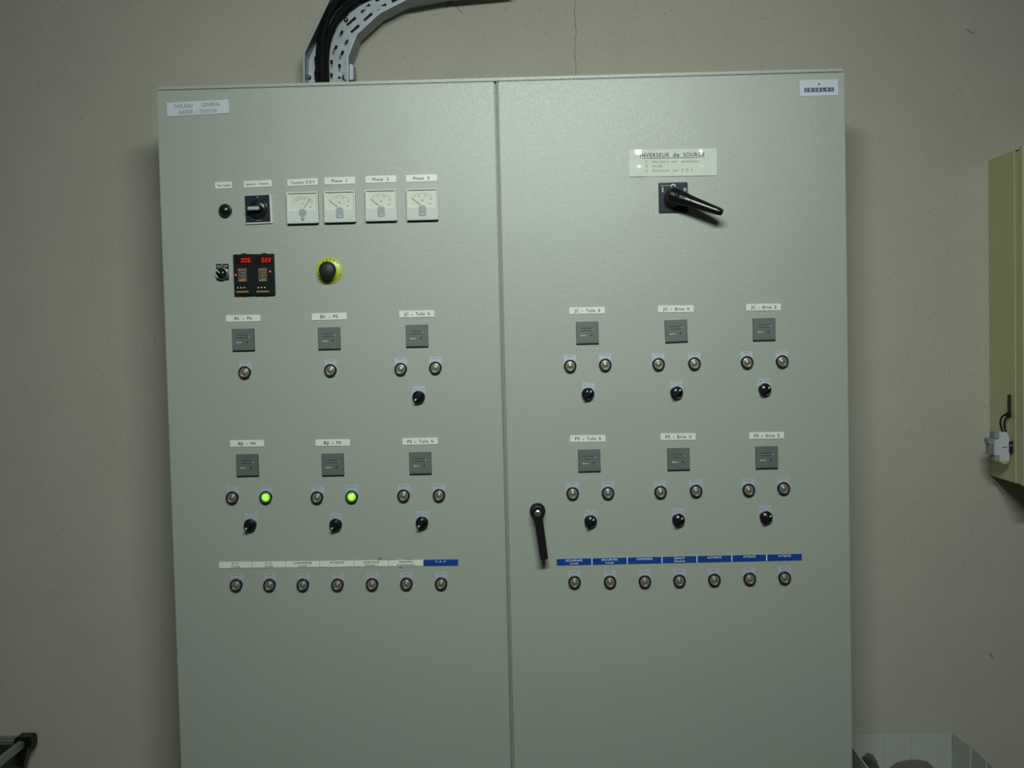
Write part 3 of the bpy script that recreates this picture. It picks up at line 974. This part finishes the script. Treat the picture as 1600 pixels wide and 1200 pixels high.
mb.lathe([(0.0028, 0.055), (0.0028, 0.0578), (0, 0.0582)], 'chrome', 20, (0.003, 0))
lo = obj('lever', mb, o, rot=(0, -ang, 0), label='long black lever')
st = MB()
# thin white strip following the top of the lever
u0, u1 = 0.022, 0.104
v = [(u0, -0.0597, -0.0008), (u1, -0.0740, -0.0006), (u1, -0.0740, 0.0012), (u0, -0.0597, 0.0016)]
v2 = [(a_, b_ + 0.004, c_) for a_, b_, c_ in v]
st.add(v + v2, [(0, 1, 2, 3), (4, 7, 6, 5), (0, 4, 5, 1), (1, 5, 6, 2), (2, 6, 7, 3), (3, 7, 4, 0)], 'whiteink')
obj('white_line', st, lo, label='white line along the lever')

# ------------------------------------------------------------------ door handle
p = at(840, 797.6, -0.004)
mb = MB().lathe([(0.0182, 0), (0.0184, 0.010), (0.0172, 0.013), (0.0150, 0.0135), (0.0145, 0.034), (0, 0.034)], 'black', 44)
o = obj('door_handle', mb, cab, P((p.x, 0, p.z)), label='black swing lever handle on the right-hand door')
tp = at(850.5, 874.5, -0.045)
dx, dz = tp.x - p.x, tp.z - p.z
L = math.hypot(dx, dz)
ang = math.atan2(dz, dx)
pts = [(0.0155 * math.cos(a), 0.0155 * math.sin(a)) for a in [PI / 2 + 0.6 + (PI - 1.2) * i / 14 for i in range(15)]]
pts = [(0.0155 * math.cos(math.radians(t)), 0.0135 * math.sin(math.radians(t))) for t in range(50, 311, 10)]
pts += [(0.014, -0.0100), (L, -0.0090), (L, 0.0090), (0.014, 0.0100)]
arm = MB().prism(pts, -0.048, -0.030, 'black', 0.0018)
obj('lever', arm, o, rot=(0, -ang, 0))
cyl = MB().lathe([(0.0083, 0.045), (0.0083, 0.0490), (0.0076, 0.0500), (0, 0.0500)], 'steel', 32)
cyl.box(-0.0008, 0.0008, -0.0503, -0.0495, -0.0030, 0.0030, 'ink')
cyl.lathe([(0.0018, 0.0495), (0.0018, 0.0503), (0, 0.0503)], 'ink', 14, (0, 0.0022))
obj('key_lock', cyl, o, label='silver key cylinder')

# ------------------------------------------------------------------ cable tray
TY0, TY1 = 0.370, 0.296                         # floor plane and front lips
TW = 0.118


def tp_(x, y, Y=TY1):
    q = at(x, y, Y)
    return Vector((q.x, q.z))


Lpts = [tp_(473.5, 170), tp_(473.5, 82), tp_(512, 0), tp_(530, -38), tp_(610, -95)]
Rpts = [tp_(544, 170), tp_(544.5, 88), tp_(558, 54), tp_(594, 21), tp_(635, 0), tp_(697, -11), tp_(800, -20)]
tray = empty('cable_tray', ((Lpts[0].x + Rpts[0].x) / 2, TY0, TOPZ), 'perforated galvanised cable tray curving up the wall above the cabinet', 'cable tray')
TR = Vector(tray.location)


def outline_floor():
    """one continuous perforated sheet following the right-hand rail, mitred at each bend"""
    mb = MB()
    pts = [Vector((Rpts[0].x, TOPZ + 0.001))] + Rpts[1:]
    mit = []
    for i in range(len(pts)):
        ds = []
        if i > 0:
            ds.append((pts[i] - pts[i - 1]).normalized())
        if i < len(pts) - 1:
            ds.append((pts[i + 1] - pts[i]).normalized())
        ns = [Vector((-d.y, d.x)) for d in ds]
        n = sum(ns, Vector((0, 0))) / len(ns)
        n = n.normalized() / max(0.5, n.normalized().dot(ns[0]))
        mit.append(n)
    rows = [0.014, 0.035, 0.056, 0.077, 0.098]
    vc = [0.0]
    for r in rows:
        vc += [r - 0.0036, r + 0.0036]
    vc.append(TW)
    pitch, sl = 0.034, 0.023
    for i in range(len(pts) - 1):
        Ln = (pts[i + 1] - pts[i]).length
        k = max(1, round(Ln / pitch))
        vs, fs = [], []
        for vi in range(len(vc) - 1):
            hole = vi % 2 == 1
            cuts = [0.0]
            if hole:
                sh = 0.18 if vi % 4 == 1 else 0.0
                for j in range(k):
                    u0 = (j + 0.08 + sh) / k
                    cuts += [u0, u0 + 0.62 / k]
            cuts.append(1.0)
            for ui in range(len(cuts) - 1):
                if hole and ui % 2 == 1:
                    continue
                o_ = len(vs)
                for (t, v) in ((cuts[ui], vc[vi]), (cuts[ui + 1], vc[vi]), (cuts[ui + 1], vc[vi + 1]), (cuts[ui], vc[vi + 1])):
                    q = (pts[i] + mit[i] * v).lerp(pts[i + 1] + mit[i + 1] * v, t)
                    vs.append((q.x, TY0, q.y))
                fs.append((o_, o_ + 1, o_ + 2, o_ + 3))
        mb.add(vs, fs, 'galv')
    mb.flat = True
    return mb


fl = outline_floor()
fo = obj('tray_floor', fl, tray, -TR)
so = fo.modifiers.new('thick', 'SOLIDIFY')
so.thickness = 0.0010
so.offset = 0.0


def side(pts, name):
    """upstand wall from the floor to the front lip, with a small return"""
    mb = MB()
    vs, fs = [], []
    sgn = 1 if name == 'L' else -1
    for i, q in enumerate(pts):
        a = pts[max(i - 1, 0)]
        b = pts[min(i + 1, len(pts) - 1)]
        t = (b - a).normalized()
        n = Vector((t.y, -t.x)) * sgn
        for (off, y) in ((0, TY0), (0, TY1), (0.005, TY1), (0.005, TY1 + 0.006), (0.0038, TY1 + 0.006), (0.0038, TY1 + 0.0012), (0.0012, TY1 + 0.0012), (0.0012, TY0)):
            r = q + n * off
            vs.append((r.x, y, r.y))
    m_ = 8
    for i in range(len(pts) - 1):
        for k in range(m_):
            l = (k + 1) % m_
            fs.append((i * m_ + k, i * m_ + l, (i + 1) * m_ + l, (i + 1) * m_ + k))
    mb.add(vs, fs, 'galv')
    return mb


Lp = [Vector((Lpts[0].x, TOPZ + 0.001))] + Lpts[1:]
Rp = [Vector((Rpts[0].x, TOPZ + 0.001))] + Rpts[1:]
obj('side_rail', side(Lp, 'L'), tray, -TR)
obj('side_rail', side(Rp, 'R'), tray, -TR)
for (x, y) in ((483, 121), (538, 121), (549, 98), (553, 118), (541, 31)):
    q = at(x, y, TY0 - 0.004)
    b_ = MB().lathe([(0.0060, -0.003), (0.0060, 0.004), (0.0035, 0.0045), (0.0035, 0.009), (0, 0.009)], 'steel', 6 if x > 545 else 16)
    obj('bolt', b_, tray, Vector((q.x, TY0 - 0.003 if x < 545 else TY0 - 0.03, q.z)) - TR)
br = MB().box(-0.012, 0.012, -0.05, 0.0, -0.02, 0.02, 'galv', 0.002)
q = at(547, 119, TY0)
obj('splice_plate', br, tray, Vector((q.x + 0.004, TY0, q.z)) - TR)
for (x, y) in ((508, 126), (531, 60), (585, 12)):
    q = at(x, y, TY0)
    obj('wall_bracket', MB().box(-0.05, 0.05, 0.0010, WY - TY0, -0.004, 0.004, 'galv', 0.001), tray, Vector((q.x, TY0, q.z)) - TR)


def spline(pts, n=10):
    out = []
    for i in range(len(pts) - 1):
        p0, p1, p2, p3 = pts[max(i - 1, 0)], pts[i], pts[i + 1], pts[min(i + 2, len(pts) - 1)]
        for k in range(n):
            t = k / n
            out.append(0.5 * ((2 * p1) + (-p0 + p2) * t + (2 * p0 - 5 * p1 + 4 * p2 - p3) * t * t + (-p0 + 3 * p1 - 3 * p2 + p3) * t ** 3))
    out.append(pts[-1])
    return out


cables = [
    ([(497.5, 200, .357), (497.5, 128, .357), (498, 90, .355), (501, 58, .347), (510, 28, .335), (530, 4, .330), (562, -18, .330), (640, -50, .330)], 0.0088, 'left'),
    ([(509.5, 200, .357), (509.5, 128, .357), (509, 90, .356), (513, 60, .351), (526, 30, .347), (549, 7, .347), (580, -10, .347), (660, -38, .347)], 0.0088, 'right'),
    ([(503.5, 200, .337), (503.5, 128, .337), (503.5, 90, .335), (505, 55, .325), (515, 20, .307), (532, -6, .303), (564, -32, .303)], 0.0082, 'front'),
]
for path, r, nm in cables:
    pts = [at(*q) for q in path]
    pts[0].z = TOPZ + 0.001
    pts[0].x = pts[1].x
    o = obj('power_cable', MB().tube(spline(pts), r, 'cable', 14))
    tag(o, {'left': 'leftmost thick black cable rising inside the cable tray', 'right': 'rightmost thick black cable rising inside the cable tray',
            'front': 'black cable lying in front of two others in the cable tray'}[nm], 'cable', 'black cables in the tray')

# ------------------------------------------------------------------ wall enclosure on the right
bx0 = at(1545.5, 497, WY).x
zt = at(1540, 250, WY).z
zb = at(1549, 743, WY).z
BD = 0.196
enc = empty('wall_enclosure', (bx0 + 0.25, WY, zb), 'beige steel wall box at the right edge of the picture', 'electrical box')
ER = Vector(enc.location)
EW = 0.50
b = MB().box(bx0, bx0 + EW, WY - BD + 0.026, WY, zb, zt, 'beige', 0.0018)
b.box(bx0 + 0.0015, bx0 + EW - 0.0015, WY - BD - 0.004, WY - BD + 0.028, zb + 0.002, zt - 0.005, 'beige')
obj('enclosure_body', b, enc, -ER)
obj('seal', MB().box(bx0 + 0.002, bx0 + EW - 0.006, WY - BD - 0.003, WY - BD + 0.025, zt - 0.006, zt - 0.001, 'mattblack'), enc, -ER, label='black door seal')
dr = MB().box(bx0 - 0.001, bx0 + EW, WY - BD - 0.026, WY - BD - 0.004, zb - 0.001, zt + 0.004, 'beige', 0.0018)
obj('door', dr, enc, -ER)
for z in (zt - 0.10, zb + 0.1):
    obj('hinge', MB().tube([(bx0 + 0.004, WY - BD - 0.012, z - 0.03), (bx0 + 0.004, WY - BD - 0.012, z + 0.03)], 0.004, 'steel'), enc, -ER)

# modular contactor fixed on its left side
by = WY - 0.135
cA = at(1583, 697, by)
zt_ = at(1565, 674, by).z
zb_ = at(1565, 721, by).z
H = zt_ - zb_
zc = (zt_ + zb_) / 2
con = empty('circuit_breaker', (bx0, by, zc), 'pale grey modular breaker with two black wires on the side of the beige wall box', 'circuit breaker')
CR = Vector(con.location)
xr = bx0 - 0.0085 - CR.x
wL = at(1550, 697, by).x - CR.x
nL = at(1541, 697, by).x - CR.x
hh = H / 2
prof = [(xr, -hh * 0.93), (xr, -hh * .35), (xr + .002, -hh * .2), (xr + .002, hh * .35), (xr, hh * .5), (xr - 0.006, hh * 0.98), (wL + 0.012, hh), (wL + 0.012, hh * 0.52), (wL, hh * 0.52),
        (wL, -hh * 0.55), (wL + 0.012, -hh * 0.55), (wL + 0.012, -hh * 0.98), (xr - 0.012, -hh)]
cb = MB().prism(prof, -0.018, 0.018, 'breaker', 0.0012)
cb.box(xr - 0.019, xr - 0.006, -0.0186, -0.0178, -0.0008, 0.0008, 'ink')
obj('breaker_body', cb, con)
nose = MB().box(wL - 0.0005, wL + 0.012, -0.016, 0.016, hh * 0.56, hh * 0.98, 'breaker2', 0.001)
nose.box(nL, wL + 0.001, -0.016, 0.016, hh * 0.22, hh * 0.56, 'breaker2', 0.001)
nose.box(nL + 0.004, wL + 0.001, -0.0155, 0.0155, -hh * 0.50, hh * 0.22, 'breaker2', 0.001)
for q in range(4):
    nose.box(nL + 0.006, wL - 0.003, -0.0162, -0.0150, -hh * (0.42 - q * 0.17), -hh * (0.36 - q * 0.17), 'ink')
nose.box(wL + 0.001, wL + 0.011, -0.0155, 0.0155, -hh * 0.93, -hh * 0.58, 'breaker2', 0.001)
obj('terminal_block', nose, con, label='stepped mid-grey terminal front')
cl_ = MB().box(xr - 0.002, bx0 - CR.x, -0.0195, 0.0195, -hh * 0.40, hh * 0.38, 'black', 0.001)
cl_.lathe([(0.003, 0.0195), (0.003, 0.0215), (0, 0.022)], 'steel', 14, (xr + 0.003, hh * 0.1))
obj('rail_clip', cl_, con, label='black rail clip')
gp = at(1577.5, 648, by) - CR
gx = -0.006
cbl = []
ctop = (xr - 0.022, -0.006, hh - 0.003)


def c3(x, y, dy=0.0):
    q = at(x, y, by) - CR
    return Vector((min(q.x, -0.004), dy, q.z))


for pts in ([(1567, 676), (1563.5, 668), (1562, 659), (1565, 651), (1571, 647.5), (1576, 646.5)], [(1571.5, 676), (1569, 668), (1568.5, 660), (1570.5, 654), (1574, 650.5), (1577.5, 649)]):
    obj('wire', MB().tube(spline([c3(a_, b_, -0.004) for a_, b_ in pts], 6), 0.0026, 'cable', 10), con, label='black wire')
obj('cable_gland', MB().box(-0.011, 0.0, -0.010, 0.006, gp.z - 0.007, gp.z + 0.007, 'black', 0.002), con)
for x in (1573.9, 1579.3):
    a_, b_ = at(x, 616, by) - CR, at(x, 645, by) - CR
    obj('wire', MB().tube([(min(a_.x, -0.0022), -0.006, a_.z), (min(b_.x, -0.0022), -0.006, b_.z)], 0.0019, 'cable', 8), con, label='black wire')
obj('earth_wire', MB().tube([(xr - 0.02, -0.012, -hh - 0.001), (xr - 0.008, -0.014, -hh - 0.004), (xr - 0.001, -0.012, -hh + 0.001)], 0.0026, 'gyellow', 8), con, label='yellow wire end')

# ------------------------------------------------------------------ open white cardboard box, bottom right
BY = 0.385
rimL, rimR = at(1336, 1149, BY), at(1487, 1146, BY)
zr = rimR.z
fx = rimR.x
cb = empty('cardboard_box', ((rimL.x + rimR.x) / 2, 0.2, 0), 'open white cardboard box on the floor right of the cabinet', 'box')
XR_ = Vector(cb.location)
x0, x1 = rimL.x - 0.03, rimR.x
y0 = -0.10


def sheet(pts, th, mt, edge='cardedge'):
    """thin board through four 3D corners given a thickness along its normal"""
    a_, b_, c_, d_ = [Vector(q) for q in pts]
    n = (b_ - a_).cross(d_ - a_).normalized() * th
    v = [a_, b_, c_, d_, a_ + n, b_ + n, c_ + n, d_ + n]
    mb = MB()
    mb.add(v, [(0, 1, 2, 3), (4, 7, 6, 5), (0, 4, 5, 1), (1, 5, 6, 2), (2, 6, 7, 3), (3, 7, 4, 0)], mt)
    return mb


# back panel with a slightly bulging rim
n = 12
vs, fs = [], []
for t in (0, 1):
    for i in range(n + 1):
        u = i / n
        x = x0 + (x1 - x0) * u
        z = zr + 0.0035 * math.sin(PI * u)
        yy = BY - 0.006 * math.sin(PI * u) + 0.004 * t
        vs += [(x, yy, 0.002), (x, yy, z)]
k = 2 * (n + 1)
for i in range(n):
    a_ = 2 * i
    fs += [(a_, a_ + 2, a_ + 3, a_ + 1), (k + a_, k + a_ + 1, k + a_ + 3, k + a_ + 2), (a_ + 1, a_ + 3, k + a_ + 3, k + a_ + 1), (a_, k + a_, k + a_ + 2, a_ + 2)]
bp_ = MB().add(vs, fs, 'card')
obj('back_panel', bp_, cb, -XR_)
for j in (0.36, 0.62):
    xx = x0 + (x1 - x0) * j
    obj('crease', MB().box(xx - 0.0006, xx + 0.0006, BY - 0.0085, BY - 0.002, 0.01, zr - 0.002, 'card', 0.0), cb, -XR_)
# right side panel, folded twice, leaning slightly outwards
fold = [(x1 + 0.003, BY, zr), (x1 + 0.016, BY - 0.10, zr - 0.001), (x1 + 0.018, BY - 0.20, zr - 0.004), (x1 + 0.022, y0, zr - 0.006)]
vs, fs = [], []
for (x, y, z) in fold:
    vs += [(x - 0.02, y, 0.002), (x, y, z), (x + 0.004, y, z), (x - 0.016, y, 0.002)]
for i in range(len(fold) - 1):
    for q in range(4):
        l = (q + 1) % 4
        fs.append((4 * i + q, 4 * i + l, 4 * i + 4 + l, 4 * i + 4 + q))
obj('side_panel', MB().add(vs, fs, 'card'), cb, -XR_)
for (x, y, z) in fold[1:3]:
    obj('crease', MB().tube([(x - 0.0005, y, z - 0.0005), (x - 0.0195, y, 0.01)], 0.0012, 'card', 8), cb, -XR_)
obj('side_panel', MB().box(x0 - 0.004, x0, y0, BY, 0.002, zr - 0.002, 'card'), cb, -XR_) if False else None
lp_ = sheet([(x0, BY, 0.002), (x0 + 0.004, 0.02 + 0.08, 0.002), (x0 + 0.012, 0.02 + 0.08, zr - 0.02), (x0 + 0.002, BY, zr)], 0.004, 'card')
obj('side_panel', lp_, cb, -XR_)
obj('front_panel', MB().box(x0 + 0.05, x1 + 0.01, y0 - 0.004, y0, 0.002, zr - 0.03, 'card'), cb, -XR_)
obj('bottom_panel', MB().box(x0 + 0.004, x1 - 0.01, y0, BY - 0.008, 0.0005, 0.005, 'card'), cb, -XR_)


def scrap(name, ctr, size, mt, seed, label, cat, sub=3):
    rnd = random.Random(seed)
    b = bmesh.new()
    bmesh.ops.create_icosphere(b, subdivisions=sub, radius=1)
    bumps = [(Vector((rnd.uniform(-1, 1), rnd.uniform(-1, 1), rnd.uniform(-1, 1))).normalized(), rnd.uniform(-0.35, 0.5)) for _ in range(12)]
    for v in b.verts:
        s_ = 1.0
        for d_, k_ in bumps:
            t = max(0, v.co.dot(d_))
            s_ += k_ * t ** 8
        v.co = Vector((v.co.x * size[0] * s_, v.co.y * size[1] * s_, v.co.z * size[2] * s_))
    mb = MB()
    mb.bm(b, mt)
    b.free()
    o = obj(name, mb, None, ctr)
    return tag(o, label, cat)


# ------------------------------------------------------------------ contents of the box
q = at(1372, 1196, 0.25)
scrap('plastic_bag', (q.x - 0.018, 0.27, q.z - 0.045), (0.036, 0.055, 0.060), 'scrapgreen', 3, 'crumpled dark green plastic bag in the open white box', 'bag')
scrap('crumpled_foil', (q.x + 0.084, 0.27, q.z - 0.036), (0.068, 0.06, 0.032), 'scrapgrey', 11, 'crumpled grey-brown packaging in the open white box', 'packaging')
mb = MB().box(-0.105, 0.110, -0.14, 0.12, 0.0, 0.20, 'scrapgreen', 0.01)
tag(obj('filler_block', mb, None, ((x0 + x1) / 2, 0.17, 0.0055)), 'dark packing block under the bag inside the white box', 'packaging')

# ------------------------------------------------------------------ aluminium-framed crate, bottom left
AY = 0.375
ca = at(48, 1146, AY)
crate = empty('crate', (ca.x - 0.3, AY - 0.2, 0), 'dark green crate with aluminium rim and black corners at lower left', 'crate')
KR = Vector(crate.location)
cx1, cz1 = ca.x, ca.z
TAP = 0.16                                        # sides slope inwards towards the base


def cr(dx, dy, z):
    """point on the tapered shell: dx, dy measured inwards from the corner at rim height"""
    k = (cz1 - z) * TAP
    return (cx1 - dx - k, AY - dy - k * 0.3, z)


WX, WYY = 0.60, 0.42
sh = MB()
c4 = lambda z: [(cx1 - 0.012 - (cz1 - z) * TAP, AY - 0.010), (cx1 - WX + 0.012 + (cz1 - z) * TAP, AY - 0.010), (cx1 - WX + 0.012 + (cz1 - z) * TAP, AY - WYY + 0.006), (cx1 - 0.012 - (cz1 - z) * TAP, AY - WYY + 0.006)]
zt4, zb4 = cz1 - 0.02, 0.004
t4, b4 = c4(zt4), c4(zb4)
vs = [(x, y, zt4) for x, y in t4] + [(x, y, zb4) for x, y in b4]
sh.add(vs, [(0, 1, 5, 4), (1, 2, 6, 5), (2, 3, 7, 6), (3, 0, 4, 7), (4, 5, 6, 7)], 'crate')
so_ = obj('shell', sh, crate, -KR)
mod = so_.modifiers.new('thick', 'SOLIDIFY')
mod.thickness = 0.003
rb = MB().box(cx1 - WX, cx1 - 0.012, AY - 0.016, AY, cz1 - 0.026, cz1 - 0.004, 'alu', 0.002)
rb.box(cx1 - WX, cx1 - 0.012, AY - 0.019, AY - 0.015, cz1 - 0.018, cz1 - 0.012, 'alu', 0.001)
obj('rim_rail', rb, crate, -KR)
obj('rim_rail', MB().box(cx1 - 0.020, cx1 - 0.004, AY - WYY, AY - 0.02, cz1 - 0.028, cz1 - 0.008, 'alu', 0.002), crate, -KR)
obj('rim_rail', MB().box(cx1 - WX, cx1 - WX + 0.016, AY - WYY, AY - 0.02, cz1 - 0.028, cz1 - 0.008, 'alu', 0.002), crate, -KR)
obj('rim_rail', MB().box(cx1 - WX, cx1 - 0.012, AY - WYY, AY - WYY + 0.016, cz1 - 0.028, cz1 - 0.008, 'alu', 0.002), crate, -KR)
for sx, sy in ((0, 0), (1, 0), (0, 1), (1, 1)):
    mb = MB()
    zt5, zm, zl = cz1 + 0.002, cz1 - 0.026, cz1 - 0.078
    wx, wy = 0.046, 0.040
    X_ = cx1 + 0.016 if sx == 0 else cx1 - WX - 0.016
    Y_ = AY + 0.004 if sy == 0 else AY - WYY - 0.004
    ix, iy = (-1 if sx == 0 else 1), (-1 if sy == 0 else 1)
    secs = [(zt5, 0.006, wx - 0.006), (zt5 - 0.006, 0.0, wx), (zm, 0.0, wx), (zm, 0.010, wx - 0.002), (zl, 0.024, wx - 0.004)]
    vs, fs = [], []
    for (z, e, ww) in secs:
        for (u, v_) in ((e, e * 0.5), (ww, e * 0.5), (ww, wy), (e, wy)):
            vs.append((X_ + ix * u, Y_ + iy * v_, z))
    for i in range(len(secs) - 1):
        for q_ in range(4):
            l = (q_ + 1) % 4
            fs.append((4 * i + q_, 4 * i + l, 4 * i + 4 + l, 4 * i + 4 + q_))
    fs += [(0, 1, 2, 3), tuple(4 * (len(secs) - 1) + i for i in (3, 2, 1, 0))]
    mb.add(vs, fs, 'bezel')
    obj('corner_cap', mb, crate, -KR)

bpy.context.view_layer.update()
